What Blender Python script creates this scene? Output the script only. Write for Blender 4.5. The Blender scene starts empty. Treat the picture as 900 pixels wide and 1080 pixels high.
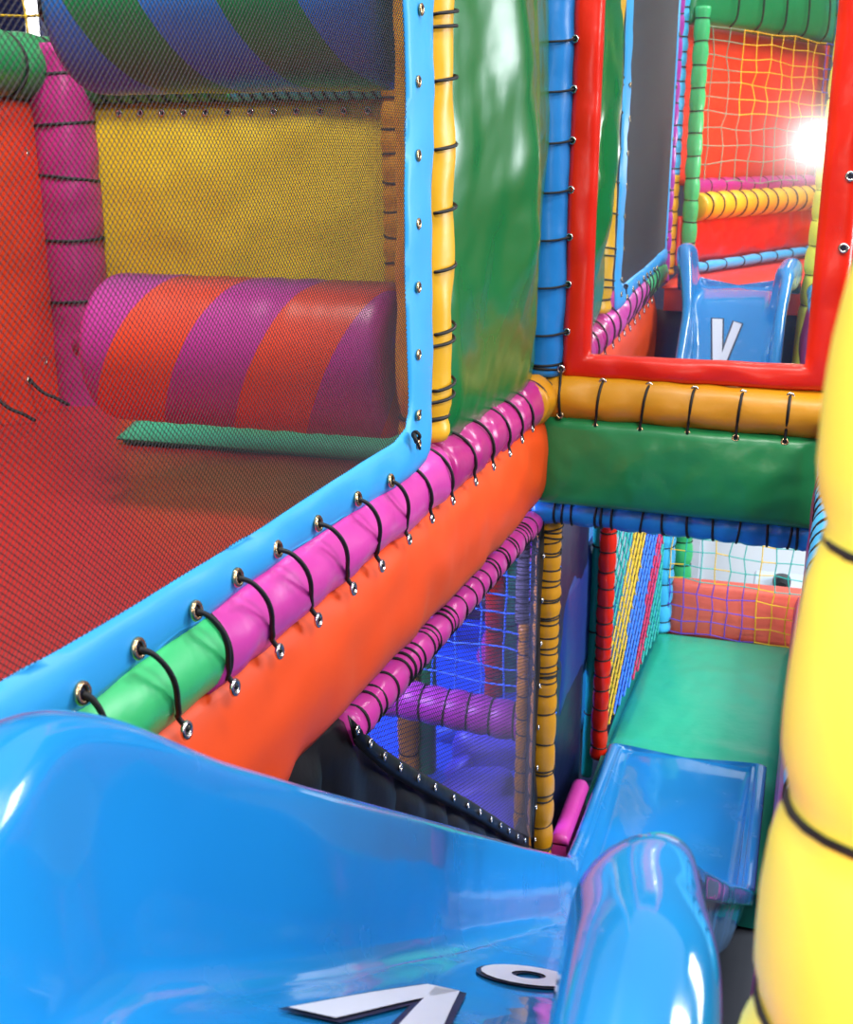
import bpy, bmesh, random
from math import *
from mathutils import Vector as V, noise
random.seed(7)
C = bpy.context.scene.collection
PI = pi
# ---------------------------------------------------------------- camera maths (camera at the origin, floor about 2 m below)
FPX = 1250.0
TH = atan(380/FPX); PS = atan(410/sqrt(FPX*FPX+380**2))
CF = V((-sin(PS)*cos(TH), cos(PS)*cos(TH), -sin(TH)))
CR = V((cos(PS), sin(PS), 0)); CU = V((-sin(PS)*sin(TH), cos(PS)*sin(TH), cos(TH)))
def at(px, py, ax, v):
    """where the sight line through a picture point meets the plane ax = v"""
    d = CF + CR*((px-450)/FPX) + CU*((540-py)/FPX)
    return d*(v/d['XYZ'.index(ax)])

# ---------------------------------------------------------------- materials
def srgb(c):
    return tuple(((x/255)/12.92 if x/255 <= .04045 else ((x/255+.055)/1.055)**2.4) for x in c)+(1,)
def base(name):
    m = bpy.data.materials.new(name); m.use_nodes = True
    n = m.node_tree.nodes; return m, n, m.node_tree.links, n['Principled BSDF']
def vinyl(name, c, rough=.38, bump=.25, scale=14, var=.06, coat=0.0, fine=True):
    m, n, l, b = base(name)
    tc = n.new('ShaderNodeTexCoord')
    nz = n.new('ShaderNodeTexNoise'); nz.inputs['Scale'].default_value = scale; nz.inputs['Detail'].default_value = 3
    l.new(tc.outputs['Object'], nz.inputs['Vector'])
    mx = n.new('ShaderNodeMixRGB'); mx.blend_type = 'MULTIPLY'; mx.inputs['Fac'].default_value = 1
    mx.inputs['Color1'].default_value = srgb(c)
    rp = n.new('ShaderNodeMapRange'); rp.inputs['To Min'].default_value = 1-var*1.5; rp.inputs['To Max'].default_value = 1+var
    l.new(nz.outputs['Fac'], rp.inputs['Value']); l.new(rp.outputs['Result'], mx.inputs['Color2'])
    l.new(mx.outputs['Color'], b.inputs['Base Color'])
    b.inputs['Roughness'].default_value = rough
    b.inputs['Coat Weight'].default_value = coat; b.inputs['Coat Roughness'].default_value = .05
    bp = n.new('ShaderNodeBump'); bp.inputs['Strength'].default_value = bump; bp.inputs['Distance'].default_value = .01
    l.new(nz.outputs['Fac'], bp.inputs['Height']); l.new(bp.outputs['Normal'], b.inputs['Normal'])
    return m
def plain(name, c, rough=.5, metal=0):
    m, n, l, b = base(name)
    tc = n.new('ShaderNodeTexCoord'); nz = n.new('ShaderNodeTexNoise'); nz.inputs['Scale'].default_value = 60
    l.new(tc.outputs['Object'], nz.inputs['Vector'])
    rp = n.new('ShaderNodeMapRange'); rp.inputs['To Min'].default_value = max(0, rough-.08); rp.inputs['To Max'].default_value = min(1, rough+.08)
    l.new(nz.outputs['Fac'], rp.inputs['Value']); l.new(rp.outputs['Result'], b.inputs['Roughness'])
    b.inputs['Base Color'].default_value = srgb(c); b.inputs['Metallic'].default_value = metal
    return m
M = {}
for k, c, r in [('blue', (52,150,215), .4), ('yellow', (228,172,30), .38), ('green', (34,130,74), .3), ('pink', (205,62,160), .33),
                ('plum', (172,38,120), .3), ('lightgreen', (58,188,112), .38), ('orange', (245,78,16), .4), ('red', (222,34,12), .3),
                ('ochre', (205,140,22), .36), ('midblue', (34,128,205), .33), ('mat_green', (48,190,148), .35), ('navy', (14,20,62), .4),
                ('black', (7,8,13), .5), ('cobalt', (25,85,215), .4), ('violet', (95,80,220), .4), ('sky', (70,185,240), .38),
                ('purple', (165,45,160), .4), ('redorange', (235,60,28), .4), ('salmon', (240,105,88), .4), ('palegrey', (205,215,225), .5),
                ('teal', (20,150,130), .4), ('slate', (110,105,120), .4), ('mat_red', (165,32,32), .36)]:
    M[k] = vinyl('vinyl_'+k, c, r)
M['orange'] = vinyl('vinyl_orange_panel', (240,76,6), .5, .12, 6, .02)
M['backyellow'] = vinyl('vinyl_back_yellow', (214,184,28), .45, .15, 9, .03)
M['bigyellow'] = vinyl('vinyl_big_yellow', (250,249,92), .42, .12, 8, .03)
M['border'] = vinyl('vinyl_border_blue', (48,165,235), .45, .2, 9, .04)
M['cord'] = plain('black_cord', (10,9,12), .6)
M['mesh'] = plain('black_mesh', (30,26,34), .6)
M['brass'] = plain('eyelet_metal', (200,170,130), .25, 1)
M['steel'] = plain('eyelet_steel', (215,210,205), .22, 1)
M['white'] = plain('letter_white', (225,225,232), .35)
M['ink'] = plain('letter_outline', (14,20,45), .4)
M['glass_white'] = plain('white_board', (225,232,240), .4)
M['hallwall'] = vinyl('hall_wall_paint', (84,96,124), .8, .1)
M['hallfloor'] = vinyl('hall_floor', (60,62,70), .5, .1)
for k, c in [('net_blue', (30,90,225)), ('net_yellow', (235,190,30)), ('net_teal', (30,175,165)), ('net_pink', (215,30,95)), ('net_white', (220,225,230)),
             ('net_cobalt', (60,130,250)), ('net_violet', (80,70,200)), ('net_sage', (120,150,120))]:
    M[k] = plain(k, c, .6)

def slide_mat():
    m, n, l, b = base('slide_fibreglass_blue')
    b.inputs['Base Color'].default_value = srgb((30,134,202))
    b.inputs['Roughness'].default_value = .16
    b.inputs['Coat Weight'].default_value = .6; b.inputs['Coat Roughness'].default_value = .02
    tc = n.new('ShaderNodeTexCoord')
    a = n.new('ShaderNodeTexNoise'); a.inputs['Scale'].default_value = 5; a.inputs['Detail'].default_value = 1.5
    l.new(tc.outputs['Object'], a.inputs['Vector'])
    bp = n.new('ShaderNodeBump'); bp.inputs['Strength'].default_value = .22; bp.inputs['Distance'].default_value = .012
    l.new(a.outputs['Fac'], bp.inputs['Height']); l.new(bp.outputs['Normal'], b.inputs['Normal']); l.new(bp.outputs['Normal'], b.inputs['Coat Normal'])
    # scuffed, cloudy rub marks in the gel coat
    s = n.new('ShaderNodeTexNoise'); s.inputs['Scale'].default_value = 9; s.inputs['Detail'].default_value = 6
    l.new(tc.outputs['Object'], s.inputs['Vector'])
    r = n.new('ShaderNodeMapRange'); r.inputs['From Min'].default_value = .52; r.inputs['From Max'].default_value = .72
    r.inputs['To Min'].default_value = .12; r.inputs['To Max'].default_value = .34
    l.new(s.outputs['Fac'], r.inputs['Value']); l.new(r.outputs['Result'], b.inputs['Roughness'])
    return m
M['slide'] = slide_mat()
def mirror_mat():
    m = bpy.data.materials.new('acrylic_mirror'); m.use_nodes = True
    n = m.node_tree.nodes; l = m.node_tree.links; n.remove(n['Principled BSDF'])
    g = n.new('ShaderNodeBsdfGlossy'); g.inputs['Roughness'].default_value = 0; g.inputs['Color'].default_value = (.9,.92,.93,1)
    h = n.new('ShaderNodeBsdfGlossy'); h.inputs['Roughness'].default_value = .14; h.inputs['Color'].default_value = (.9,.92,.95,1)
    x = n.new('ShaderNodeMixShader'); x.inputs['Fac'].default_value = .12
    l.new(g.outputs[0], x.inputs[1]); l.new(h.outputs[0], x.inputs[2]); l.new(x.outputs[0], n['Material Output'].inputs[0])
    return m
M['mirror'] = mirror_mat()
def stripes(name, c1, c2, axis_k, width, twist, phase):
    """two-colour spiral wrap, cut from vinyl of two colours; runs round the roller's own axis"""
    m, n, l, b = base(name)
    tc = n.new('ShaderNodeTexCoord'); sp = n.new('ShaderNodeSeparateXYZ'); l.new(tc.outputs['Object'], sp.inputs[0])
    at2 = n.new('ShaderNodeMath'); at2.operation = 'ARCTAN2'; neg = n.new('ShaderNodeMath'); neg.operation = 'MULTIPLY'; neg.inputs[1].default_value = -1; l.new(sp.outputs['Y'], neg.inputs[0]); l.new(sp.outputs['Z'], at2.inputs[0]); l.new(neg.outputs[0], at2.inputs[1])
    t = n.new('ShaderNodeMath'); t.operation = 'MULTIPLY_ADD'; l.new(at2.outputs[0], t.inputs[0]); t.inputs[1].default_value = twist
    l.new(sp.outputs['X'], t.inputs[2])
    d = n.new('ShaderNodeMath'); d.operation = 'MULTIPLY_ADD'; l.new(t.outputs[0], d.inputs[0]); d.inputs[1].default_value = 1/width; d.inputs[2].default_value = phase
    f = n.new('ShaderNodeMath'); f.operation = 'FRACT'; l.new(d.outputs[0], f.inputs[0])
    g = n.new('ShaderNodeMath'); g.operation = 'GREATER_THAN'; l.new(f.outputs[0], g.inputs[0]); g.inputs[1].default_value = .5
    mx = n.new('ShaderNodeMixRGB'); l.new(g.outputs[0], mx.inputs['Fac']); mx.inputs['Color1'].default_value = srgb(c1); mx.inputs['Color2'].default_value = srgb(c2)
    l.new(mx.outputs[0], b.inputs['Base Color']); b.inputs['Roughness'].default_value = .36
    return m

# ---------------------------------------------------------------- mesh helpers
class MB:
    def __init__(s): s.v = []; s.f = []; s.m = []; s.cur = 0
    def face(s, *i): s.f.append(i); s.m.append(s.cur)
    def add(s, pts): k = len(s.v); s.v += [tuple(p) for p in pts]; return k
    def tube(s, path, r, n=6, caps=True, closed=False):
        path = [V(p) for p in path]; N = len(path); rings = []
        up = None
        for i, p in enumerate(path):
            a = path[(i-1) % N] if closed else path[max(i-1, 0)]; b = path[(i+1) % N] if closed else path[min(i+1, N-1)]
            t = (b-a).normalized()
            if up is None: up = V((0,0,1)) if abs(t.z) < .9 else V((1,0,0))
            sx = t.cross(up).normalized(); up = sx.cross(t).normalized()
            rr = r(i/(N-1)) if callable(r) else r
            rings.append(s.add([p+(sx*cos(2*PI*j/n)+up*sin(2*PI*j/n))*rr for j in range(n)]))
        for i in range(N if closed else N-1):
            A = rings[i]; B = rings[(i+1) % N]
            for j in range(n): s.face(A+j, A+(j+1) % n, B+(j+1) % n, B+j)
        if caps and not closed:
            s.face(*[rings[0]+j for j in range(n)][::-1]); s.face(*[rings[-1]+j for j in range(n)])
    def ring(s, c, nrm, R, r, n=20, k=6, ex=1.0):
        nrm = V(nrm).normalized(); a = nrm.orthogonal().normalized(); b = nrm.cross(a)
        s.tube([V(c)+(a*cos(2*PI*i/n)+b*sin(2*PI*i/n))*R for i in range(n)], r, k, closed=True)
    def box(s, lo, hi):
        x0,y0,z0 = lo; x1,y1,z1 = hi
        k = s.add([(x0,y0,z0),(x1,y0,z0),(x1,y1,z0),(x0,y1,z0),(x0,y0,z1),(x1,y0,z1),(x1,y1,z1),(x0,y1,z1)])
        for q in ((0,3,2,1),(4,5,6,7),(0,1,5,4),(1,2,6,5),(2,3,7,6),(3,0,4,7)): s.face(*[k+i for i in q])
    def build(s, name, mats, parent=None, smooth=True, label=None, bevel=0):
        me = bpy.data.meshes.new(name); me.from_pydata(s.v, [], s.f)
        mats = mats if isinstance(mats, list) else [mats]
        for m in mats: me.materials.append(m)
        if len(mats) > 1: me.polygons.foreach_set('material_index', s.m)
        if smooth: me.polygons.foreach_set('use_smooth', [True]*len(me.polygons))
        me.update()
        o = bpy.data.objects.new(name, me); C.objects.link(o)
        if parent is not None:
            o.parent = parent; w = root_loc(parent); o.location = -w if parent.parent is None and parent.type == 'EMPTY' else V((0,0,0))
        if label: o['label'] = label
        if bevel:
            b = o.modifiers.new('bevel', 'BEVEL'); b.width = bevel; b.segments = 3
        return o
def root_loc(p): return V(p.location)
def thing(name, label, cat, loc, group=None):
    o = bpy.data.objects.new(name, None); C.objects.link(o); o.location = V(loc); o.empty_display_size = .05
    o['label'] = label; o['category'] = cat; o['kind'] = 'thing'
    if group: o['group'] = group
    return o
def tag(o, label, cat, group=None, kind=None):
    o['label'] = label; o['category'] = cat
    if group: o['group'] = group
    if kind: o['kind'] = kind
    return o

def smoothstep(a, b, x):
    t = max(0, min(1, (x-a)/(b-a))); return t*t*(3-2*t)
def lerp_list(L, x):
    if x <= L[0][0]: return L[0][1]
    for (a, p), (b, q) in zip(L, L[1:]):
        if x <= b: return p+(q-p)*(x-a)/(b-a)
    return L[-1][1]
def spl(L, x, w=.05):
    """the list smoothed by a small window"""
    return sum(lerp_list(L, x+w*d) for d in (-1,-.6,-.3,0,.3,.6,1))/7

def padded(parent, p0, p1, r, ties, mat, part='foam_sleeve', pinch=.12, wob=.003, cord=.0032, n=22, tie_r=None, tie_part='tie_cord', dz=0, segs=None, t0=0, t1=1, double=0):
    """a foam-sleeved tube, nipped in where black cord is tied round it; the cords are parts of their own"""
    p0 = V(p0); p1 = V(p1); L = (p1-p0).length; ax = (p1-p0).normalized()
    ts = sorted(set([t0, t1]+[t0+(t1-t0)*i/(max(8, int(L/.012))) for i in range(max(8, int(L/.012))+1)]))
    a = ax.orthogonal().normalized(); b = ax.cross(a)
    def rad(t):
        x = t*L
        k = 0
        for q in ties: k = max(k, exp(-((x-q*L)/.012)**2))
        near = min([abs(x-q*L) for q in ties]+[.2])
        return r*(1-pinch*k)*(1+.05*min(near, .05)/.05)
    m = MB(); rings = []
    sd = random.random()*50
    for t in ts:
        p = p0+(p1-p0)*t; rr = rad(t)
        if t-t0 < 1e-6 or t1-t < 1e-6: rr *= .9
        rings.append(m.add([p+(a*cos(2*PI*j/n)+b*sin(2*PI*j/n))*(rr+wob*noise.noise(V((sd+cos(2*PI*j/n)*1.3, sin(2*PI*j/n)*1.3, t*L*14)))) for j in range(n)]))
    for A, B in zip(rings, rings[1:]):
        for j in range(n): m.face(A+j, A+(j+1) % n, B+(j+1) % n, B+j)
    m.face(*[rings[0]+j for j in range(n)][::-1]); m.face(*[rings[-1]+j for j in range(n)])
    m.build(part, mat, parent)
    for q in ties:
        if q < t0 or q > t1: continue
        c = MB(); tl = V((random.uniform(-.1,.1), random.uniform(-.1,.1), random.uniform(-.1,.1)))
        c.ring(p0+(p1-p0)*q, ax+tl, rad(q)+cord*.55, cord, 26, 5)
        if random.random() < double: c.ring(p0+(p1-p0)*q+ax*.012, ax-tl*1.5, rad(q+.012/L)+cord*.6, cord*.9, 26, 5)
        c.build(tie_part, M['cord'], parent)

def grid_panel(part, parent, P00, P10, P11, P01, mat, thick=.02, bulge=.02, wr=.004, nu=40, nv=30, nrm=None, power=.5, seed=0, folds=None):
    """upholstered sheet: padded front that swells between its pinned edges, flat back"""
    P00, P10, P11, P01 = map(V, (P00, P10, P11, P01))
    nn = (P10-P00).cross(P01-P00).normalized()
    if nrm is not None and nn.dot(V(nrm)) < 0: nn = -nn
    m = MB(); idx = {}
    for side in (0, 1):
        for i in range(nu+1):
            for j in range(nv+1):
                u = i/nu; v = j/nv
                p = (P00*(1-u)+P10*u)*(1-v)+(P01*(1-u)+P11*u)*v
                e = (max(0, sin(PI*u))*max(0, sin(PI*v)))**power
                edge = min(1, min(u, 1-u)*12, min(v, 1-v)*12)
                if side == 0:
                    d = thick*.3+thick*.7*sqrt(edge)+bulge*e+wr*edge*noise.noise(p*9+V((seed, 0, 0)))+wr*.5*edge*noise.noise(p*27+V((seed, 0, 0)))
                    if folds: d += edge*folds(u, v)
                else: d = 0
                idx[side, i, j] = m.add([p+nn*d])
    for i in range(nu):
        for j in range(nv):
            m.face(idx[0,i,j], idx[0,i+1,j], idx[0,i+1,j+1], idx[0,i,j+1])
            m.face(idx[1,i,j+1], idx[1,i+1,j+1], idx[1,i+1,j], idx[1,i,j])
    for i in range(nu):
        m.face(idx[0,i,0], idx[1,i,0], idx[1,i+1,0], idx[0,i+1,0]); m.face(idx[0,i+1,nv], idx[1,i+1,nv], idx[1,i,nv], idx[0,i,nv])
    for j in range(nv):
        m.face(idx[0,0,j+1], idx[1,0,j+1], idx[1,0,j], idx[0,0,j]); m.face(idx[0,nu,j], idx[1,nu,j], idx[1,nu,j+1], idx[0,nu,j+1])
    return m.build(part, mat, parent)

def poly_sheet(part, parent, pts, nrm, thick, mat, bevel=.003, wr=0):
    """flat vinyl sheet of any outline with real thickness"""
    pts = [V(p) for p in pts]; nrm = V(nrm).normalized(); m = MB(); n = len(pts)
    a = m.add(pts); b = m.add([p+nrm*thick for p in pts])
    m.face(*[b+i for i in range(n)]); m.face(*[a+i for i in range(n)][::-1])
    for i in range(n): m.face(a+i, a+(i+1) % n, b+(i+1) % n, b+i)
    return m.build(part, mat, parent, smooth=False, bevel=bevel)

def strip(part, parent, A, B, nrm, thick, mat, bulge=.0, n=8, wr=.0, closed=False):
    """soft band between two edges A and B (same number of points)"""
    A = [V(p) for p in A]; B = [V(p) for p in B]; nrm = V(nrm).normalized(); m = MB(); rows = []
    for p, q in zip(A, B):
        row = [p+(q-p)*(k/n)+nrm*(thick*(.35+.65*sqrt(min(1, 6*min(k/n, 1-k/n))))+bulge*sin(PI*k/n)+wr*noise.noise((p+(q-p)*k/n)*14)) for k in range(n+1)]
        rows.append(m.add(row+[q, p]))
    K = n+3; N = len(rows)
    for i in range(N if closed else N-1):
        a = rows[i]; b = rows[(i+1) % N]
        for k in range(K): m.face(a+k, a+(k+1) % K, b+(k+1) % K, b+k)
    if not closed:
        m.face(*[rows[0]+k for k in range(K)][::-1]); m.face(*[rows[-1]+k for k in range(K)])
    return m.build(part, mat, parent)

def resample(pts, n):
    pts = [V(p) for p in pts]; d = [0]
    for a, b in zip(pts, pts[1:]): d.append(d[-1]+(b-a).length)
    out = []
    for i in range(n):
        s = d[-1]*i/(n-1); k = 0
        while k < len(d)-2 and d[k+1] < s: k += 1
        t = (s-d[k])/max(1e-9, d[k+1]-d[k]); out.append(pts[k].lerp(pts[k+1], t))
    return out
def eyelet(parent, p, nrm, R=.0085, mat='brass', part='eyelet'):
    m = MB(); nrm = V(nrm).normalized(); p = V(p)
    m.ring(p+nrm*.001, nrm, R*.78, R*.3, 18, 6)
    c = MB(); c.cur = 0
    o = m.build(part, M[mat], parent)
    a = nrm.orthogonal().normalized(); b = nrm.cross(a)
    k = c.add([p+nrm*.0008+(a*cos(2*PI*i/14)+b*sin(2*PI*i/14))*R*.55 for i in range(14)]); c.face(*[k+i for i in range(14)])
    k2 = c.add([p-nrm*.0008+(a*cos(2*PI*i/14)+b*sin(2*PI*i/14))*R*.55 for i in range(14)]); c.face(*[k2+i for i in range(14)][::-1])
    for i in range(14): c.face(k+i, k2+i, k2+(i+1) % 14, k+(i+1) % 14)
    h = c.build('eyelet_hole', M['ink'], o, smooth=False); h.location = (0,0,0)
    return o
def cord(parent, pts, r=.003, part='lacing_cord', n=16):
    m = MB(); P = [V(p) for p in pts]
    if len(P) > 2:
        Q = []
        for i in range(len(P)-1):
            a = P[max(i-1,0)]; b = P[i]; c = P[i+1]; d = P[min(i+2, len(P)-1)]
            for k in range(5):
                t = k/5; Q.append(.5*((2*b)+(-a+c)*t+(2*a-5*b+4*c-d)*t*t+(-a+3*b-3*c+d)*t**3))
        Q.append(P[-1]); P = Q
    m.tube(P, r, 6); return m.build(part, M['cord'], parent)

def clip_strands(poly, ang, pitch):
    """straight strands across a 2D outline"""
    d = (cos(ang), sin(ang)); nn = (-sin(ang), cos(ang)); hs = [x*nn[0]+y*nn[1] for x, y in poly]
    out = []; h = min(hs)+pitch*.5
    while h < max(hs):
        xs = []
        for i in range(len(poly)):
            (x0,y0),(x1,y1) = poly[i], poly[(i+1) % len(poly)]
            a = x0*nn[0]+y0*nn[1]-h; b = x1*nn[0]+y1*nn[1]-h
            if (a < 0) != (b < 0):
                t = a/(a-b); x = x0+(x1-x0)*t; y = y0+(y1-y0)*t; xs.append((x*d[0]+y*d[1]))
        xs.sort()
        for s0, s1 in zip(xs[::2], xs[1::2]):
            out.append(((d[0]*s0+nn[0]*h, d[1]*s0+nn[1]*h), (d[0]*s1+nn[0]*h, d[1]*s1+nn[1]*h)))
        h += pitch
    return out
def fine_mesh(part, parent, poly, to3, pitch, r, mat, ang=radians(45)):
    m = MB()
    for a in (ang, -ang):
        for p, q in clip_strands(poly, a, pitch): m.tube([to3(*p), to3(*q)], r, 4, caps=False)
    return m.build(part, mat, parent, smooth=False)
def coarse_net(part, parent, Pf, nu, nv, r, cols, pick, mats, wob=.006, sub=3):
    """knotted square net: Pf(u,v) gives the place, pick() the colour of each strand piece"""
    m = MB()
    def W(i, j): return Pf(i/nu, j/nv)+V((0,1,0))*0+V((noise.noise(V((i*.7, j*.9, 1))), noise.noise(V((i*.8, j*.6, 5))), noise.noise(V((i*.5, j*.8, 9)))))*wob
    for i in range(nu+1):
        for j in range(nv+1):
            p = W(i, j)
            if j < nv: m.cur = pick(i, j, 0); m.tube([p, W(i, j+1)], r, 4, caps=False)
            if i < nu: m.cur = pick(i, j, 1); m.tube([p, W(i+1, j)], r, 4, caps=False)
            m.cur = pick(i, j, 0); m.tube([p-V((0,0,r*1.6)), p, p+V((0,0,r*1.6))], lambda t: r*(1.0 if t in (0,1) else 1.7), 5)
    return m.build(part, mats, parent, smooth=False)

# ================================================================ camera
cam = bpy.data.cameras.new('camera'); co = bpy.data.objects.new('camera', cam); C.objects.link(co)
cam.sensor_fit = 'AUTO'; cam.sensor_width = 36; cam.lens = FPX/1080*36
co.rotation_euler = (PI/2-TH, 0, PS); cam.clip_start = .02
cam.dof.use_dof = True; cam.dof.focus_distance = 1.9; cam.dof.aperture_fstop = 12
bpy.context.scene.camera = co

# ================================================================ hall
def struct(name, m, mat): o = m.build(name, mat, smooth=False); o['kind'] = 'structure'; return o
m = MB(); m.box((-6,-5,-2.2), (5,9,-2.12)); struct('floor', m, M['hallfloor'])
m = MB(); m.box((-6,8.9,-2.12), (5,9,3)); struct('wall_far', m, M['hallwall'])
m = MB(); m.box((-6.1,-5,-2.12), (-6,9,3)); struct('wall_left', m, M['hallwall'])
m = MB(); m.box((5,-5,-2.12), (5.1,9,3)); struct('wall_right', m, M['hallwall'])
m = MB(); m.box((-6,-5.1,-2.12), (5,-5,3)); struct('wall_back', m, M['hallwall'])

# ================================================================ LEFT WALL, UPPER
XW = -.565
RZ = lambda y: -.507-.036*(y-.95)         # height of the upper side rail's axis
RX = -.607; RR = .055
# --- net screen with the blue border
sc = thing('net_screen', 'fine black mesh screen with light blue vinyl border laced above the pink rail', 'net screen', (XW, 1.2, -.45))
inner = [at(x, y, 'X', XW) for x, y in [(0,718),(60,686),(130,645),(200,602),(270,560),(330,520),(385,485),(415,467),(427,452),(431,430),(430,400),(427,300),(426,200),(428,120),(426,40),(424,0)]]
inner = [V((XW, .42, -.385)), V((XW, .56, -.39))]+inner+[V((XW, 1.712, .35)), V((XW, 1.712, .62))]
outer_px = [(0,790),(86,748),(145,700),(206,660),(250,624),(292,593),(335,565),(377,537),(412,516),(440,497),(452,480),(455,440),(456,400),(455,300),(455,200),(457,100),(457,0)]
outer = [V((XW, .42, RZ(.42)+.042)), V((XW, .56, RZ(.56)+.042))]+[at(x, y, 'X', XW) for x, y in outer_px]
for p in outer[2:12]: p.z = max(p.z, RZ(p.y)+.036)
outer += [V((XW, 1.845, .35)), V((XW, 1.845, .62))]
strip('border', sc, resample(inner, 90), resample(outer, 90), (1,0,0), .004, M['border'], bulge=.004, wr=.005)
strip('side_border', sc, [V((XW,.42,-.47+.9*i/10+.2*(i==10))) for i in range(11)], [V((XW,.47,-.47+.9*i/10+.2*(i==10))) for i in range(11)], (1,0,0), .004, M['border'])
poly = [(p.y, p.z) for p in inner]+[(1.712,.63),(.42,.63)]
fine_mesh('mesh', sc, poly, lambda y, z: V((XW+.001, y, z)), .0052, .00047, M['mesh'], radians(42))
up_eye = [(86,731),(145,684),(206,644),(250,609),(292,579),(335,552),(377,526),(412,507)]
lo_eye = [(118,808),(197,770),(248,725),(295,687),(336,654),(373,621),(403,597),(432,569),(456,547),(478,528),(502,508),(521,492),(538,478),(551,464),(562,452)]
E1 = [at(x, y, 'X', XW+.009) for x, y in up_eye]
E2 = [at(x, y, 'X', -.549) for x, y in lo_eye]
for p in E1: eyelet(sc, p, (1,0,.15), .0105, 'brass')
for y in (26,86,147,208,269,330,390,440):     # eyelets down the post side
    p = at(441+(y<60)*3, {26:10,86:86,147:164,208:236,269:303,330:374,390:438,440:468}[y], 'X', XW+.008); eyelet(sc, p, (1,0,0), .0085, 'brass')
for k in range(5): eyelet(sc, V((XW+.006, .445, -.35+.2*k)), (1,0,0), .008, 'brass')

# --- pink rail with green end
rail = thing('padded_rail', 'pink padded side rail with a light green end, laced over the orange panel', 'padded rail', (RX, 1.8, RZ(1.8)-.05))
pa = V((RX, .42, RZ(.42))); pb = V((RX, 2.74, RZ(2.74)))
def tY(y): return (y-.42)/(2.74-.42)
ysplit = at(228, 690, 'X', -.56).y; ypost = 1.93
padded(rail, pa, pb, RR, [], M['lightgreen'], 'green_sleeve', wob=.004, t0=0, t1=tY(ysplit+.01))
nip = [tY((a.y+b.y)/2) for a, b in zip(E1, E2)]
padded(rail, pa, pb, RR+.002, [tY(ypost)], M['pink'], 'pink_sleeve', wob=.006, pinch=.05, cord=.0001, t0=tY(ysplit), t1=tY(ypost), tie_part='seam')
padded(rail, pa, pb, RR+.001, [tY(e.y+.02) for e in E2[9:]], M['plum'], 'plum_sleeve', wob=.006, pinch=.1, cord=.0001, t0=tY(ypost), t1=1, tie_part='seam')
for o in [o for o in C.objects if o.name.startswith('seam')]: bpy.data.objects.remove(o)
def over_rail(e1, e2, R=RR+.0055, a0=None, part='lacing_cord'):
    c0 = V((RX, 0, RZ(e1.y))); 
    A0 = atan2(e1.z-c0.z, e1.x-c0.x) if a0 is None else a0
    A1 = atan2(e2.z-RZ(e2.y), e2.x-RX)
    d1 = hypot(e1.x+.002-c0.x, e1.z-c0.z)
    pts = [e1+V((.001,0,0))] if a0 is None else []
    for i in range(1, 12):
        t = i/12; A = A0+(A1-A0)*t; y = e1.y+(e2.y-e1.y)*(t**.8)
        R1 = R if a0 is not None else R+(d1-R)*(1-smoothstep(0, .75, t))
        pts.append(V((RX+R1*cos(A), y, RZ(y)+R1*sin(A))))
    pts.append(e2+V((.002,0,0)))
    cord(rail, pts, .0031)
for k in range(8): over_rail(E1[k], E2[k])
g2 = at(236, 725, 'X', -.56); over_rail(V((RX+.02, ysplit-.01, RZ(ysplit)+.06)), V((RX+.045, g2.y, RZ(g2.y)-.035)), a0=1.7)
for k in range(8, 15):
    e2 = E2[k]; e1 = V((RX, e2.y-.05, RZ(e2.y)+.06)); over_rail(e1, e2, a0=2.0)

# --- orange panel below it
op = thing('wall_pad', 'orange vinyl panel laced between the pink rail and lower rail', 'padded panel', (XW, 1.8, -.82))
N = 60
top = [V((-.585, .70+2.09*i/N, RZ(.70+2.03*i/N)-.043)) for i in range(N+1)]
bot = [V((-.585, .70+2.09*i/N, lerp_list([(.7,-.90),(1.1,-.80),(1.25,-.765),(1.45,-.773),(1.82,-.793),(2.28,-.815),(2.8,-.83)], .70+2.03*i/N))) for i in range(N+1)]
strip('vinyl_cover', op, top, bot, (1,0,0), .018, M['orange'], bulge=.012, n=14, wr=.008)
for p in E2[1:]: eyelet(op, p+V((-.001,0,0)), (1,0,.1), .0095 if p.y < 1.6 else .0085, 'steel')

# --- lower purple rail
lr = thing('padded_rail', 'thin magenta padded rail with many black cord ties under the orange panel', 'padded rail', (-.6, 2.1, -.9))
la = V((-.6, 1.50, -.834)); lb = V((-.6, 2.84, -.895)); LL = (lb-la).length
tt = []; x = .03
while x < LL-.02:
    tt.append(x/LL); x += random.choice([.022,.05,.06,.018])*1.15
padded(lr, la, lb, .030, tt, M['pink'], 'foam_sleeve', pinch=.1, cord=.0026)

# --- yellow post
yp = thing('padded_post', 'upper yellow padded post between the blue-bordered mesh and green panel', 'padded post', (-.605, 1.915, -.47))
zs = [at(466, y, 'X', -.57).z for y in (5,84,158,232,300,370,437)]
p0 = V((-.605, 1.915, -.475)); p1 = V((-.605, 1.915, .62)); H = 1.095
zt = sorted([(z-p0.z)/H for z in zs]+[(.36-p0.z)/H, (.5-p0.z)/H]+[(zs[-1]-.02-p0.z)/H, (zs[-2]+.012-p0.z)/H])
padded(yp, p0, p1, .045, [.035], M['yellow'], 'foam_sleeve', pinch=.12, wob=.005, cord=.004)
for y, ex in ((10,441),(86,441),(164,441),(236,441),(303,441),(374,441),(438,441)):
    e = at(ex+(y<60)*3, y, 'X', XW+.010)
    pts = [e]+[V((-.605+.0525*cos(a), 1.915+.0525*sin(a), e.z+.006+.003*k)) for k, a in enumerate([-1.15,-.8,-.4,0,.4,.8,1.3])]
    cord(yp, pts, .003)
    if y in (374,438,10): cord(yp, [V((-.605+.0515*cos(a), 1.915+.0515*sin(a), e.z-.012+.002*k)) for k, a in enumerate([-1.2,-.8,-.4,0,.4,.8,1.3])], .003)
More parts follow.
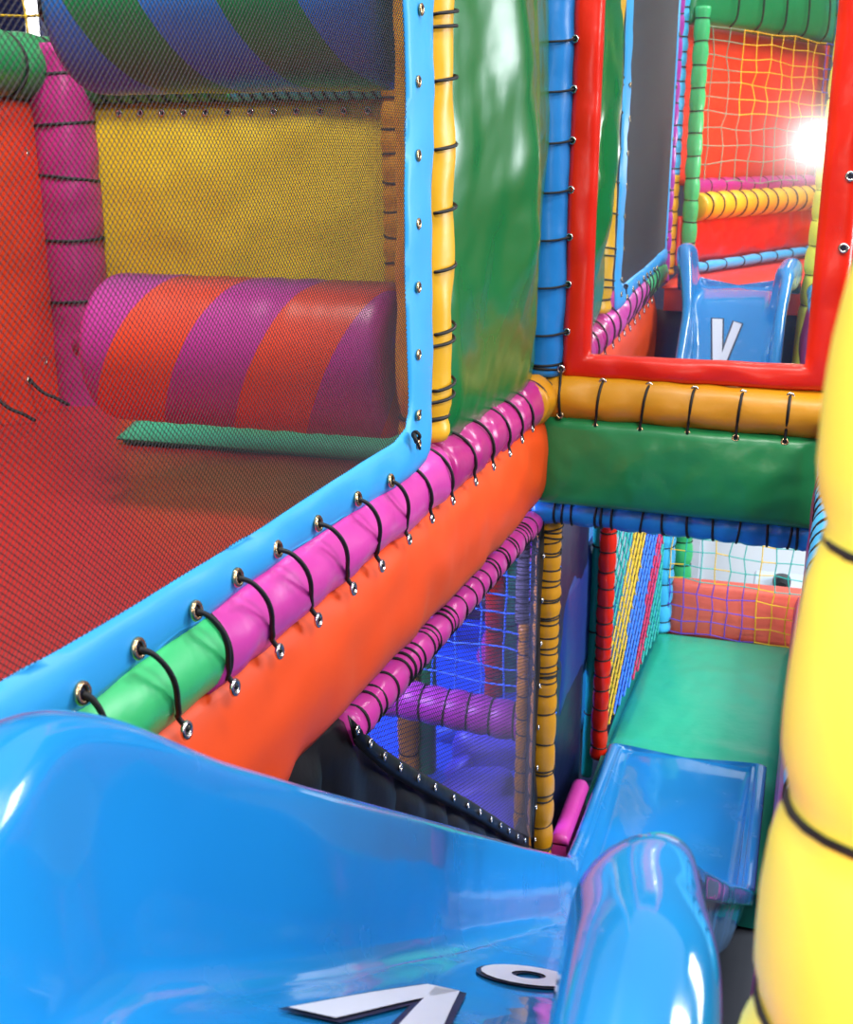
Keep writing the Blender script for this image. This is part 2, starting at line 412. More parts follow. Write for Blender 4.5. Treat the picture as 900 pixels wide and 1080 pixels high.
# --- big knot at the foot of the post
m = MB(); kc = at(438, 462, 'X', -.548); m.ring(kc, (1,.3,.3), .006, .0035, 12, 5); m.ring(kc+V((0,.006,.003)), (.2,1,.3), .006, .003, 12, 5)
m.tube([kc, kc+V((.004,.012,-.02))], .0025, 5); m.build('knot', M['cord'], yp)

# --- green vinyl panel
gp = thing('wall_pad', 'tall dark green glossy vinyl panel between the yellow and blue posts', 'padded panel', (-.58, 2.3, -.5))
M['greengloss'] = vinyl('vinyl_green_gloss', (14,104,48), .26, .04, 3, .03, coat=.0)
grid_panel('vinyl_cover', gp, (-.615,1.94,-.535), (-.615,2.76,-.56), (-.615,2.76,.62), (-.615,1.94,.62), M['greengloss'], .015, .07, .006, 50, 60, nrm=(1,0,0), seed=3,
           folds=lambda u, v: .024*exp(-((u-.40-.10*sin(5*v+.5))/.10)**2)*smoothstep(.1,.35,v)+.008*sin(9*u+5*v+2*sin(4*v))*(1-v*.3)+.006*exp(-((u-.75+.25*v)/.04)**2))

# ================================================================ THE MIRROR BAY
D = 2.8
# blue corner post
bp_ = thing('padded_post', 'mid blue padded corner post left of the red mirror frame', 'padded post', (-.58, 2.80, -.52))
zl = [at(590, y, 'Y', 2.76).z for y in (44,97,152,203,249,300,353)]
q0 = V((-.582, 2.80, -.515)); q1 = V((-.582, 2.80, .62))
padded(bp_, q0, q1, .048, [(-.485-q0.z)/1.135, (-.497-q0.z)/1.135], M['midblue'], 'foam_sleeve', pinch=.06, wob=.004)
mp = thing('wall_mirror', 'red vinyl framed acrylic mirror above the yellow rail, reflecting the slide', 'mirror', (-.23, D, -.5))
# mirror sheet
m = MB(); m.box((-.49, D, -.485), (.04, D+.006, .50)); m.build('mirror_sheet', M['mirror'], mp, smooth=False, label='scuffed acrylic mirror sheet')
# frame: wide red vinyl border with a rectangular opening
ix0, ix1, iz0, iz1 = -.468, .020, -.462, .47
ox0, ox1, oz0, oz1 = -.535, .098, -.520, .56
def side(pa, pb, k=24): return [V(pa).lerp(V(pb), i/k) for i in range(k)]
inn = side((ix0,D,iz0),(ix1,D,iz0))+side((ix1,D,iz0),(ix1,D,iz1),34)+side((ix1,D,iz1),(ix0,D,iz1))+side((ix0,D,iz1),(ix0,D,iz0),34)
out = side((ox0,D,oz0),(ox1,D,oz0))+side((ox1,D,oz0),(ox1,D,oz1),34)+side((ox1,D,oz1),(ox0,D,oz1))+side((ox0,D,oz1),(ox0,D,oz0),34)
strip('frame', mp, inn, out, (0,-1,0), .018, M['red'], bulge=.005, n=8, wr=.009, closed=True)
for y in (41,94,148,200,250,300,350):
    e = at(607-(y-41)*.028, y, 'Y', D-.022); eyelet(mp, e, (-.2,-1,0), .0085, 'steel')
    cord(bp_, [e+V((.0,-.001,0)), V((-.545,2.757,e.z-.005)), V((-.565,2.744,e.z-.007)), V((-.59,2.742,e.z-.008)), V((-.615,2.75,e.z-.009)), V((-.632,2.78,e.z-.01))], .0028)
reye = [(592,389),(636,403),(685,407),(733,411),(784,415),(834,418)]
geye = [(591,438),(628,450),(675,454),(725,458),(776,462),(828,466)]
for p in reye: eyelet(mp, at(p[0], p[1], 'Y', D-.026), (0,-1,0), .0095, 'steel')
for z in (-.2, -.05): eyelet(mp, V((.077, D-.024, z)), (0,-1,0), .011, 'steel')
# yellow rail under the mirror
yr = thing('padded_rail', 'ochre yellow padded rail between the mirror frame and green beam', 'padded rail', (-.25, 2.81, -.62))
padded(yr, (-.60,2.80,-.567), (.12,2.80,-.575), .052, [], M['ochre'], 'foam_sleeve', wob=.006)
padded(yr, (-.598,2.66,-.566), (-.592,2.81,-.567), .059, [.2,.7], M['ochre'], 'corner_sleeve', wob=.005, cord=.003)
for a, b in zip(reye, geye):
    e1 = at(a[0], a[1], 'Y', D-.03); e2 = at(b[0], b[1], 'Y', D-.045)
    mid = [V((e1.x+(e2.x-e1.x)*t, 2.80-.056*cos(q), -.569+.056*sin(q))) for t, q in ((.2,.75),(.4,.4),(.55,.1),(.7,-.25),(.85,-.6))]
    cord(yr, [e1]+mid+[e2+V((0,-.002,0))], .0034)
# green padded beam
gb = thing('padded_bolster', 'thick green padded beam below the yellow rail and above the blue rail', 'padded beam', (-.24, 2.8, -.83))
grid_panel('vinyl_cover', gb, (-.59,2.80,-.835), (.085,2.80,-.845), (.085,2.80,-.622), (-.59,2.80,-.605), M['green'], .035, .03, .006, 60, 22, nrm=(0,-1,0), seed=11, power=.45)
for p in geye: eyelet(gb, at(p[0], p[1], 'Y', D-.043), (0,-1,.3), .0085, 'brass')
eyelet(gb, at(588, 512, 'Y', D-.03), (0,-1,0), .008, 'steel')
# blue rail with many ties
br = thing('padded_rail', 'mid blue padded rail with black ties under the green beam', 'padded rail', (-.24, 2.85, -.92))
padded(br, (-.60,2.83,-.858), (.14,2.83,-.872), .041, [.08,.10,.13,.22,.235,.27,.37,.44,.52,.60,.68,.77,.84,.86,.91,.97], M['midblue'], 'foam_sleeve', pinch=.1, cord=.0035)
# lower yellow post
ly = thing('padded_post', 'lower ochre post with close black cord ties beside the slide', 'padded post', (-.567, 2.86, -2.05))
tz = [-.93,-.955,-.98,-.99,-1.03,-1.06,-1.075,-1.12,-1.16,-1.18,-1.22,-1.25,-1.262,-1.30,-1.33,-1.345,-1.38,-1.44,-1.53,-1.62,-1.70,-1.78,-1.86,-1.93]
padded(ly, (-.567,2.86,-2.11), (-.567,2.86,-.885), .035, [(z+2.11)/1.225 for z in tz], M['ochre'], 'foam_sleeve', pinch=.12, cord=.0026, double=.3)

# ================================================================ LEFT WALL, LOWER: black mesh screen and quilt
ns = thing('net_screen', 'dark fine mesh screen with black vinyl border below the magenta rail', 'net screen', (-.575, 2.3, -1.9))
tri = [(1.47,-.83),(2.80,-.90),(2.80,-1.80)]
fine_mesh('mesh', ns, tri, lambda y, z: V((-.574, y, z)), .0085, .00065, M['mesh'], radians(20))
le = [at(x, y, 'X', -.575) for x, y in [(372,769),(386,783),(401,797),(418,809),(437,820),(455,830),(475,841),(490,849),(503,856),(515,864),(525,870),(534,876),(543,882),(551,886)]]
ln = [V((-.578, p.y, p.z)) for p in resample(le, 20)]
strip('lower_border', ns, [p+V((0,-.012,.028)) for p in ln], [p+V((0,.012,-.03)) for p in ln], (1,0,0), .005, M['black'], bulge=.003)
strip('post_border', ns, [V((-.578, 2.775, -.90-.85*i/10)) for i in range(11)], [V((-.578, 2.83, -.90-1.0*i/10)) for i in range(11)], (1,0,0), .005, M['black'], wr=.01)
for p in le: eyelet(ns, V((-.568, p.y, p.z)), (1,0,0), .0075, 'steel')
for z in (-.98,-1.1,-1.22,-1.34,-1.46,-1.58,-1.70,-1.80): eyelet(ns, V((-.568, 2.80, z)), (1,0,0), .0075, 'steel')
q = thing('quilted_pad', 'black quilted vinyl pad under the orange panel beside the slide', 'quilted pad', (-.59, 1.7, -1.9))
m = MB(); NY, NZ = 70, 34; idx = {}
for s in (0, 1):
    for i in range(NY+1):
        y = 1.05+1.72*i/NY
        zt_ = min(lerp_list([(1.0,-.72),(1.25,-.765),(1.45,-.80),(1.49,-.84)], y), lerp_list([(p.y, p.z-.015) for p in le], y)+.0 if y > 1.47 else 9)
        zb_ = zt_-.42
        for j in range(NZ+1):
            z = zb_+(zt_-zb_)*j/NZ; w = (y-1.05)/.16; f = abs(sin(PI*w))
            idx[s,i,j] = m.add([(-.60+(.022*(f**.5)*min(1, 8*(NZ-j)/NZ)+.004*noise.noise(V((y*20,z*20,0))) if s == 0 else -.012), y+.03*(j/NZ), z)])
for i in range(NY):
    for j in range(NZ):
        m.face(idx[0,i,j], idx[0,i+1,j], idx[0,i+1,j+1], idx[0,i,j+1]); m.face(idx[1,i,j+1], idx[1,i+1,j+1], idx[1,i+1,j], idx[1,i,j])
for i in range(NY): m.face(idx[0,i,NZ], idx[0,i+1,NZ], idx[1,i+1,NZ], idx[1,i,NZ]); m.face(idx[0,i+1,0], idx[0,i,0], idx[1,i,0], idx[1,i+1,0])
for j in range(NZ): m.face(idx[0,0,j], idx[0,0,j+1], idx[1,0,j+1], idx[1,0,j]); m.face(idx[0,NY,j+1], idx[0,NY,j], idx[1,NY,j], idx[1,NY,j+1])
m.build('quilt', M['black'], q)

# room seen through the lower mesh
bf = thing('padded_rail', 'purple padded rail with wide black ties seen through lower mesh', 'padded rail', (-1.0, 3.1, -1.3))
a = at(420, 737, 'Y', 3.1); b = at(560, 765, 'Y', 3.1)
padded(bf, a+V((-.12,0,.01)), b+V((.06,0,0)), .058, [.1,.22,.34,.46,.58,.70,.82,.93], M['purple'], 'foam_sleeve', cord=.0035, pinch=.08)
cn = thing('climbing_net', 'coarse blue rope net above the purple rail behind lower mesh', 'climbing net', (-.9, 3.12, -1.2))
A_ = a+V((-.12,.02,.05)); B_ = b+V((.06,.02,.04))
coarse_net('rope_net', cn, lambda u, v: A_.lerp(B_, u)+V((0,0,.46*v)), 8, 8, .003, None, lambda i, j, k: 0, [M['net_cobalt']], wob=.012)
def upright(label, px, y0, Y, r, mat, z0, z1, ties=6, cordr=.003, name='padded_post', group=None):
    c = at(px, y0, 'Y', Y); t = thing(name, label, 'padded post', (c.x, Y, z0), group)
    padded(t, (c.x, Y, z0), (c.x, Y, z1), r, [(i+.5)/ties+random.uniform(-.2,.2)/ties for i in range(ties)] if ties else [], M[mat], 'foam_sleeve', cord=cordr, n=16, wob=.003)
    return t
upright('red post standing far behind the coarse blue net', 522, 650, 4.1, .035, 'red', -2.1, -.8, 5)
upright('olive green post standing far behind the coarse blue net', 538, 650, 4.15, .03, 'green', -2.1, -.8, 5)
upright('small ochre post below the purple rail behind lower mesh', 431, 790, 3.4, .035, 'ochre', -2.1, -1.35, 6)
upright('dark green post below the purple rail behind lower mesh', 449, 790, 3.45, .035, 'green', -2.1, -1.35, 0)
upright('ochre post just inside the lower mesh by the ochre corner post', 551, 790, 2.98, .020, 'ochre', -2.1, -1.25, 14, .0022)
upright('pale grey and ochre post above the ochre inside the lower mesh', 551, 640, 3.0, .020, 'slate', -1.25, -.93, 14, .0022)
bw = thing('wall_pad', 'cobalt blue padded wall far behind the lower mesh', 'padded wall', (-1.3, 4.6, -2.1))
grid_panel('vinyl_cover', bw, (-2.6,4.6,-2.1), (-.72,4.6,-2.1), (-.72,4.6,-.6), (-2.6,4.6,-.6), M['cobalt'], .03, .02, .01, 30, 20, nrm=(0,-1,0))
dk = thing('wall_pad', 'dark plum panel behind the coarse blue rope net', 'padded panel', (-1.0, 4.45, -1.6))
c0 = at(440, 735, 'Y', 4.45); c1 = at(560, 660, 'Y', 4.45)
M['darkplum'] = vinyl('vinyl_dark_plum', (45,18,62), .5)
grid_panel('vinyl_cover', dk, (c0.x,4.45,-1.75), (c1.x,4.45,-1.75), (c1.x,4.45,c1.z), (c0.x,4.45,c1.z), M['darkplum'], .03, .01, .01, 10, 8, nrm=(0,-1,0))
mg = thing('foam_roller', 'magenta padded arch leaning behind the blue net near the ochre post', 'foam roller', (-.75, 4.2, -1.2))
padded(mg, at(520, 700, 'Y', 4.25), at(563, 580, 'Y', 4.25), .07, [.3,.6], M['pink'], 'foam_sleeve')
k = 0
for (px, py, Y, rx, rz, tilt) in [(470,780,3.75,.17,.06,.5),(520,800,3.6,.17,.07,-.2),(500,840,3.35,.16,.06,.3),(545,840,3.5,.13,.07,.1),(470,830,3.5,.15,.06,.7),(530,870,3.25,.15,.06,-.3),(548,800,3.8,.12,.07,.2),(495,765,3.95,.12,.07,.1),(415,790,3.9,.15,.08,.4)]:
    c = at(px, py, 'Y', Y); m = MB(); rows = []; rz *= 1.35; rx *= .85
    for i in range(17):
        ph = -PI/2+PI*i/16
        rows.append(m.add([(cos(tilt)*(rx*copysign(abs(cos(ph))**.5, 1)*copysign(abs(cos(2*PI*j/24))**.7, cos(2*PI*j/24)))-0, .1*cos(ph)**.5*copysign(abs(sin(2*PI*j/24))**.7, sin(2*PI*j/24)) if cos(ph) > 0 else 0, rz*copysign(abs(sin(ph))**.8, sin(ph))+sin(tilt)*rx*abs(cos(ph))**.5*cos(2*PI*j/24)) for j in range(24)]))
    for A, B in zip(rows, rows[1:]):
        for j in range(24): m.face(A+j, A+(j+1) % 24, B+(j+1) % 24, B+j)
    where = ['second highest, under the purple rail','under the right end of the purple rail','in the middle of the heap','against the ochre post','low at the left of the heap','lowest of the heap','tucked behind, beside the ochre post','at the very top of the heap','far left beside the ochre upright'][k]
    o = m.build('cushion', M['violet' if k % 3 else 'cobalt']); o.location = c
    tag(o, ('violet' if k % 3 else 'blue')+' soft cushion '+where, 'cushion', 'cushions heaped behind the lower mesh'); k += 1
fm = MB(); fm.box((-2.6,2.95,-2.11), (-.66,4.6,-2.02)); o = fm.build('floor_mat', M['cobalt'], smooth=False, bevel=.01); tag(o, 'blue floor mat under the heap of soft cushions', 'floor mat')

# ================================================================ THROUGH THE LOWER OPENING
# navy screen beyond the corner post
nv = thing('net_screen', 'navy blue screen panel right of the lower ochre post', 'screen', (-.60, 3.3, -2.1))
grid_panel('vinyl_cover', nv, (-.625,2.92,-2.1), (-.60,3.68,-2.1), (-.60,3.68,-.86), (-.625,2.92,-.86), M['navy'], .01, .0, .004, 20, 30, nrm=(1,0,0))
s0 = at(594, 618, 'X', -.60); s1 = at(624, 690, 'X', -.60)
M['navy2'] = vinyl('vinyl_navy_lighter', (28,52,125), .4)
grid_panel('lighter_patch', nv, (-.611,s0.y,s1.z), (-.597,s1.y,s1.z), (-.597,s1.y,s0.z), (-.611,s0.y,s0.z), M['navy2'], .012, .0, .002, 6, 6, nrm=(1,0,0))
gs = thing('padded_post', 'thin green strip of padding left of the tall red post', 'padded post', (-.585, 3.70, -2.1))
padded(gs, (-.577,3.72,-2.1), (-.570,3.72,-.88), .018, [.2,.45,.7], M['teal'], 'foam_sleeve', n=12)
rp = thing('padded_post', 'tall thin red padded post with many black ties beside the green mat', 'padded post', (-.533, 3.68, -2.0))
padded(rp, (-.533,3.68,-2.0), (-.533,3.68,-.88), .028, [.04,.10,.17,.23,.28,.33,.37,.41,.45,.50,.56,.61,.67,.73,.78,.84,.88,.95], M['red'], 'foam_sleeve', cord=.0028, n=18)
# multicoloured diamond net
dn = thing('climbing_net', 'diamond net in teal, yellow, blue and pink bands beside the green mat', 'climbing net', (-.50, 4.2, -1.95))
m = MB(); Y0, Y1, Z0, Z1 = 3.70, 4.74, -1.95, -.90; ny = 26; nz = 26
mats = [M['net_teal'], M['net_yellow'], M['net_cobalt'], M['net_pink'], M['net_white']]
for i in range(ny+1):
    for j in range(nz):
        y = Y0+(Y1-Y0)*i/ny; off = (Y1-Y0)/ny*.5*(1 if (i+j) % 2 else -1); off2 = -off
        ya, yb = y+off*.9, y+off2*.9; za = Z0+(Z1-Z0)*j/nz; zb = Z0+(Z1-Z0)*(j+1)/nz
        ya = min(max(ya, Y0), Y1); yb = min(max(yb, Y0), Y1)
        bnd = (y-Y0)/(Y1-Y0)+.8*(1-(za-Z0)/(Z1-Z0))
        m.cur = 0 if bnd < .70 else 1 if bnd < 1.0 else 2 if bnd < 1.3 else 3 if bnd < 1.48 else 0
        X0 = lambda yy: -.535+.075*(yy-3.7)
        m.tube([V((X0(ya), ya, za)), V((X0(yb), yb, zb))], .0038, 4, caps=False)
m.build('diamond_net', mats, dn, smooth=False)
pw = thing('wall_pad', 'blue wall panel behind the diamond net with pale board', 'padded wall', (-.72, 4.2, -2.1))
grid_panel('vinyl_cover', pw, (-.68,3.76,-2.1), (-.60,4.9,-2.1), (-.60,4.9,-.8), (-.68,3.76,-.8), M['midblue'], .01, 0, .005, 20, 20, nrm=(1,0,0))
b0 = at(655, 632, 'X', -.62); b1 = at(690, 690, 'X', -.62)
grid_panel('pale_board', pw, (-.652,3.86,-1.66), (-.60,4.7,-1.66), (-.60,4.7,-1.40), (-.652,3.86,-1.40), M['palegrey'], .012, 0, .002, 6, 6, nrm=(1,0,0))
upright('light blue padded post at the far left corner of green mat', 700, 610, 4.80, .042, 'sky', -1.96, -.9, 13)
upright('bright green padded post behind the far light blue post', 719, 590, 5.05, .045, 'lightgreen', -2.1, -.9, 12)
# green mat
gm = thing('floor_mat', 'sea green landing mat at the foot of the blue slide', 'floor mat', (-.2, 4.0, -2.1))
grid_panel('vinyl_cover', gm, (-.53,3.0,-1.985), (.06,3.0,-1.985), (.10,4.80,-1.985), (-.47,4.80,-1.985), M['mat_green'], .03, .008, .004, 60, 60, nrm=(0,0,1), seed=5,
           folds=lambda u, v: .007*exp(-((v-.46+.05*u)/.012)**2)*smoothstep(.35,.7,u)+.005*exp(-((v-.36+.06*u)/.012)**2)*smoothstep(.4,.8,u))
m = MB(); m.box((-.52,3.02,-2.11), (.06,4.79,-1.98)); m.build('foam_core', M['teal'], gm, smooth=False)
# red barrier
rb = thing('padded_bolster', 'low red padded barrier across the far end of green mat', 'padded beam', (-.15, 4.84, -1.96))
grid_panel('vinyl_cover', rb, (-.435,4.85,-2.0), (.16,4.85,-2.0), (.16,4.86,-1.73), (-.435,4.86,-1.735), M['salmon'], .03, .015, .004, 30, 14, nrm=(0,-1,0), power=.4)
en = thing('climbing_net', 'coarse square net in blue, yellow and green across the red barrier', 'climbing net', (-.15, 4.78, -1.96))
coarse_net('square_net', en, lambda u, v: V((-.425+.60*u, 4.79-.03*sin(PI*v), -1.955+.62*v-.02*u)), 10, 10, .0023, None,
           lambda i, j, k: (0 if j < 4 and i < 6 else 1 if i % 3 == 0 or j < 4 else 2 if j < 8 else (3 if i > 5 else 2)), [M['net_violet'], M['net_yellow'], M['net_teal'], M['net_pink']], wob=.012)
wb = thing('wall_board', 'large white board standing far behind the square net', 'board', (-.1, 5.6, -2.1))
m = MB(); m.box((-.36,5.6,-2.1), (.6,5.64,-.9)); m.build('board', M['glass_white'], wb, smooth=False, bevel=.006)
m = MB(); m.box((-.43,5.58,-2.1), (-.36,5.66,-.9)); m.build('frame_upright', M['palegrey'], wb, smooth=False, bevel=.006)
# sneaker glimpsed beyond the barrier
sh = at(825, 612, 'Y', 5.1); st = thing('shoe', 'black and white shoe standing beyond the red barrier by the net', 'shoe', (sh.x, 5.1, sh.z-.04))
m = MB()
prof = [(-.10,.030,.055),(-.07,.036,.07),(-.03,.034,.062),(.01,.036,.045),(.06,.040,.035),(.10,.036,.028),(.125,.015,.015)]
rows = []
for x, w, h in prof: rows.append(m.add([(sh.x+w*cos(a), 5.1+x, sh.z-.03+h*max(0, sin(a))**.7*1.0+.0) for a in [PI*j/10 for j in range(11)]]))
for A, B in zip(rows, rows[1:]):
    for j in range(10): m.face(A+j, A+j+1, B+j+1, B+j)
m.face(*[rows[0]+j for j in range(11)]); m.face(*[rows[-1]+j for j in range(11)][::-1]); m.build('upper', M['black'], st)
m = MB(); k = m.add([(sh.x+s*w*1.1, 5.1+x*1.03, sh.z-.03) for s in (1,) for x, w, h in prof]+[(sh.x-w*1.1, 5.1+x*1.03, sh.z-.03) for x, w, h in prof[::-1]]); n_ = len(prof)*2
k2 = m.add([(p[0], p[1], p[2]-.018) for p in m.v[k:k+n_]]); m.face(*[k+i for i in range(n_)]); m.face(*[k2+i for i in range(n_)][::-1])
for i in range(n_): m.face(k+i, k2+i, k2+(i+1) % n_, k+(i+1) % n_)
m.build('sole', M['white'], st, smooth=False)
m = MB(); m.box((sh.x-.12,4.92,-2.11), (sh.x+.12,5.35,sh.z-.048)); o = m.build('foam_block', M['palegrey'], smooth=False, bevel=.01); tag(o, 'pale foam step under the shoe beyond the red barrier', 'foam step')

# ================================================================ THE SLIDE
sl = thing('slide', 'glossy blue fibreglass slide with wave-shaped side rims running down to the mat', 'slide', (-.24, .5, -.6))
rimZ = [(.36,-.53),(.40,-.43),(.45,-.395),(.55,-.378),(.60,-.380),(.66,-.405),(.70,-.425),(.815,-.50),(.9,-.561),(1.34,-.859),(2.0,-1.305),(2.78,-1.825),(2.95,-1.85),(3.2,-1.858),(3.58,-1.882)]
bedZ = [(.36,-.545),(.48,-.55),(.58,-.572),(.66,-.615),(.84,-.73),(1.34,-1.06),(2.3,-1.685),(2.55,-1.835),(2.75,-1.895),(3.0,-1.905),(3.5,-1.895),(3.58,-1.905)]
XL = [(.36,-.515),(.6,-.505),(.72,-.47),(.9,-.435),(1.34,-.428),(2.2,-.455),(2.78,-.482),(3.58,-.482)]
XR = [(.36,-.004),(.6,-.006),(.72,-.035),(.9,-.05),(1.34,-.05),(2.2,-.02),(2.78,.02),(3.58,.025)]
RW = [(.36,.085),(.55,.085),(.62,.052),(.85,.04),(1.2,.034),(3.58,.03)]
def section(y):
    lu = .026*(1-smoothstep(.62,.82,y)); lu *= smoothstep(.36,.42,y)
    h = max(.012, spl(rimZ, y, .03)-spl(bedZ, y, .04)); zb = spl(bedZ, y, .04); xl = spl(XL, y, .06); xr = spl(XR, y, .06); w0 = spl(RW, y, .05); h0 = h
    c = (xl+xr)/2; pts = []
    def half(X, sgn):
        o = []; h = h0+(lu if sgn < 0 else -.024*(1-smoothstep(.6,.75,y))*smoothstep(.38,.44,y)); w = w0 if sgn < 0 else max(w0, .036+.055*(1-smoothstep(.64,.78,y)))
        inn_ = abs(X-c)-w                    # inner foot of rim
        bedw = inn_-.045
        for t in (0,.35,.7,.92): o.append((bedw*t, 0))
        for a in [PI/2*i/5 for i in range(6)]:  # fillet
            rr = min(.045, h*.6); o.append((bedw+ (inn_-bedw)*.75*sin(a), rr*(1-cos(a))))
        rt = min(w*.5, h*.4)
        for t in (.35,.7): z0_ = min(.045, h*.6); o.append((bedw+(inn_-bedw)*(.75+.25*t), z0_+(h-rt-z0_)*t))
        for i in range(9):
            a = PI-PI*i/8; o.append((inn_+w*.5+w*.5*cos(a), h-rt+rt*sin(a)))
        lip = .03+.02*(w > .05)
        o.append((inn_+w, h-rt-lip)); o.append((inn_+w-.006, h-rt-lip-.004)); o.append((inn_+w-.012, h-rt-lip+.005))
        o.append((inn_+min(w*.5,.012), max(h-rt-lip, -.02))); o.append((inn_+min(w*.5,.012), -.025)); o.append((bedw, -.028)); o.append((bedw*.4, -.028))
        return [(c+sgn*a, y, zb+b) for a, b in o]
    L = half(xl, -1); R_ = half(xr, 1)
    return R_+L[::-1][:-1]
ys = [.36+.012*i for i in range(30)]
y = ys[-1]
while y < 3.575: y += .03 if y < 2.3 or y > 2.95 else .02; ys.append(min(y, 3.58))
m = MB(); rows = [m.add(section(y)) for y in ys]; K = len(section(1))
for A, B in zip(rows, rows[1:]):
    for j in range(K): m.face(A+j, B+j, B+(j+1) % K, A+(j+1) % K)
m.face(*[rows[0]+j for j in range(K)]); m.face(*[rows[-1]+j for j in range(K)][::-1])
so = m.build('chute', M['slide'], sl)
md = so.modifiers.new('subd', 'SUBSURF'); md.levels = 1; md.render_levels = 1
def on_bed(x, y): return V((x, y, spl(bedZ, y, .04)+.0022))
def bed_shape(part, polys, mat, lift, label=None):
    """lettering: outline (given as x, y on the bed) draped on the bed"""
    m = MB()
    for quad in polys:
        (a, b, c, d) = quad; n = 12; g = {}
        for i in range(n+1):
            for j in range(5):
                u, v = i/n, j/4
                x = (a[0]*(1-u)+b[0]*u)*(1-v)+(d[0]*(1-u)+c[0]*u)*v; y = (a[1]*(1-u)+b[1]*u)*(1-v)+(d[1]*(1-u)+c[1]*u)*v
                g[i,j] = m.add([on_bed(x, y)+V((0,.55,.8))*lift])
        for i in range(n):
            for j in range(4): m.face(g[i,j], g[i+1,j], g[i+1,j+1], g[i,j+1])
    return m.build(part, mat, sl, smooth=False, label=label)
cx = -.28
def vee(e):
    # thick left stroke, thinner right stroke; open end uphill
    ya, yb = .705-e, .965+e
    return [((cx-.055-e, ya), (cx-.022-e, yb), (cx+.012+e, yb), (cx-.015+e, ya)),
            ((cx+.030-e, ya+.01), (cx-.012-e, yb-.004), (cx+.012+e, yb), (cx+.062+e, ya+.022))]
bed_shape('letter_outline', vee(.006), M['ink'], .0005); bed_shape('letter_v', vee(0), M['white'], .0022, 'white letter V with dark outline on the slide bed')
def ring_quads(c0, c1, rx, ry, hx, hy, n=20):
    out = []
    for i in range(n):
        a, b = 2*PI*i/n, 2*PI*(i+1)/n
        out.append(((c0+rx*cos(a), c1+ry*sin(a)), (c0+rx*cos(b), c1+ry*sin(b)), (c0+hx*cos(b), c1+hy*sin(b)), (c0+hx*cos(a), c1+hy*sin(a))))
    return out
bed_shape('letter_outline', ring_quads(cx+.03, 1.22, .062, .11, .014, .035), M['ink'], .0005)
bed_shape('letter_o', ring_quads(cx+.03, 1.22, .056, .103, .02, .042), M['white'], .0022, 'white round letter O further down the slide bed')

# side edging strips of the lower chute
pe = thing('edging_strip', 'bright pink padded edging along the left side of slide foot', 'edging', (-.52, 3.1, -2.0))
strip('vinyl_cover', pe, [V((-.545,2.90+.33*i/20,-1.87)) for i in range(21)], [V((-.492,2.90+.33*i/20,-1.87)) for i in range(21)], (0,0,1), .02, M['pink'], bulge=.01)
m = MB(); m.box((-.54,2.9,-1.94), (-.498,3.22,-1.865)); m.build('foam_core', M['pink'], pe, smooth=False)
# right-hand rail and its pink panel
rr_ = thing('padded_rail', 'light blue padded rail with black ties on the right side of slide', 'padded rail', (.05, 1.7, -.62))
padded(rr_, (.052,.75,-.515), (.105,2.73,-.575), .036, [i/34+.01 for i in range(34)], M['sky'], 'foam_sleeve', pinch=.1, cord=.003)
pp = thing('wall_pad', 'magenta vinyl panel hanging below the light blue right rail', 'padded panel', (.03, 1.7, -.9))
strip('vinyl_cover', pp, [V((.046+.055*i/30,.75+1.98*i/30,-.55-.035*i/30)) for i in range(31)], [V((.026+.06*i/30,.75+1.98*i/30,-.80-.03*i/30)) for i in range(31)], (-1,0,0), .016, M['plum'], bulge=.012, n=10, wr=.004)
# right wall lower edge
pr = thing('edging_strip', 'magenta edging strip along the right side of slide foot and mat', 'edging', (.07, 3.6, -2.0))
strip('vinyl_cover', pr, [V((.048+.05*i/20,2.0+2.78*i/20,-2.0)) for i in range(21)], [V((.048+.05*i/20,2.0+2.78*i/20,-1.74)) for i in range(21)], (-1,0,0), .014, M['plum'], bulge=.006)

# near yellow post
ny_ = thing('padded_post', 'large bright yellow padded post close to the camera at right', 'padded post', (.082, .50, -.95))
padded(ny_, (.034,.47,-.95), (.099,.47,.62), .0545, [(z+.95)/1.57 for z in (-.60,-.48,-.365,-.26,-.143,-.02,.1,.2,.32,.45)], M['bigyellow'], 'foam_sleeve', pinch=.1, wob=.003, cord=.0022, n=40)

# ================================================================ INNER ROOM (through the upper mesh)
FZ = -.655
fl = thing('floor_mat', 'red padded floor mat seen through the upper mesh screen', 'floor mat', (-1.2, 1.4, -.75))
grid_panel('vinyl_cover', fl, (-1.93,.05,FZ-.02), (-.66,.05,FZ-.02), (-.66,2.85,FZ-.02), (-1.93,2.85,FZ-.02), M['mat_red'], .02, .0, .004, 40, 50, nrm=(0,0,1), seed=2)
m = MB(); m.box((-1.9,.06,-.76), (-.66,2.77,FZ-.02)); m.build('foam_core', M['mat_red'], fl, smooth=False)
gr = thing('floor_mat', 'green mat strip under the magenta striped roller', 'floor mat', (-1.2, 2.6, -.75))
grid_panel('vinyl_cover', gr, (-1.50,2.36,-.645), (-.68,2.36,-.645), (-.68,2.78,-.54), (-1.50,2.78,-.54), M['mat_green'], .02, .0, .004, 30, 10, nrm=(0,-.3,1))
m = MB(); m.box((-1.49,2.37,-.652), (-.69,2.77,-.635)); m.build('foam_core', M['teal'], gr, smooth=False)
rw = thing('wall_pad', 'tall red vinyl wall panel at the far left of the enclosure', 'padded panel', (-1.92, 1.8, -.65))
grid_panel('vinyl_cover', rw, (-1.93,.6,FZ-.07), (-1.93,2.84,FZ-.07), (-1.93,2.84,.13), (-1.93,.6,.13), M['redorange'], .02, .02, .012, 40, 24, nrm=(1,0,0))
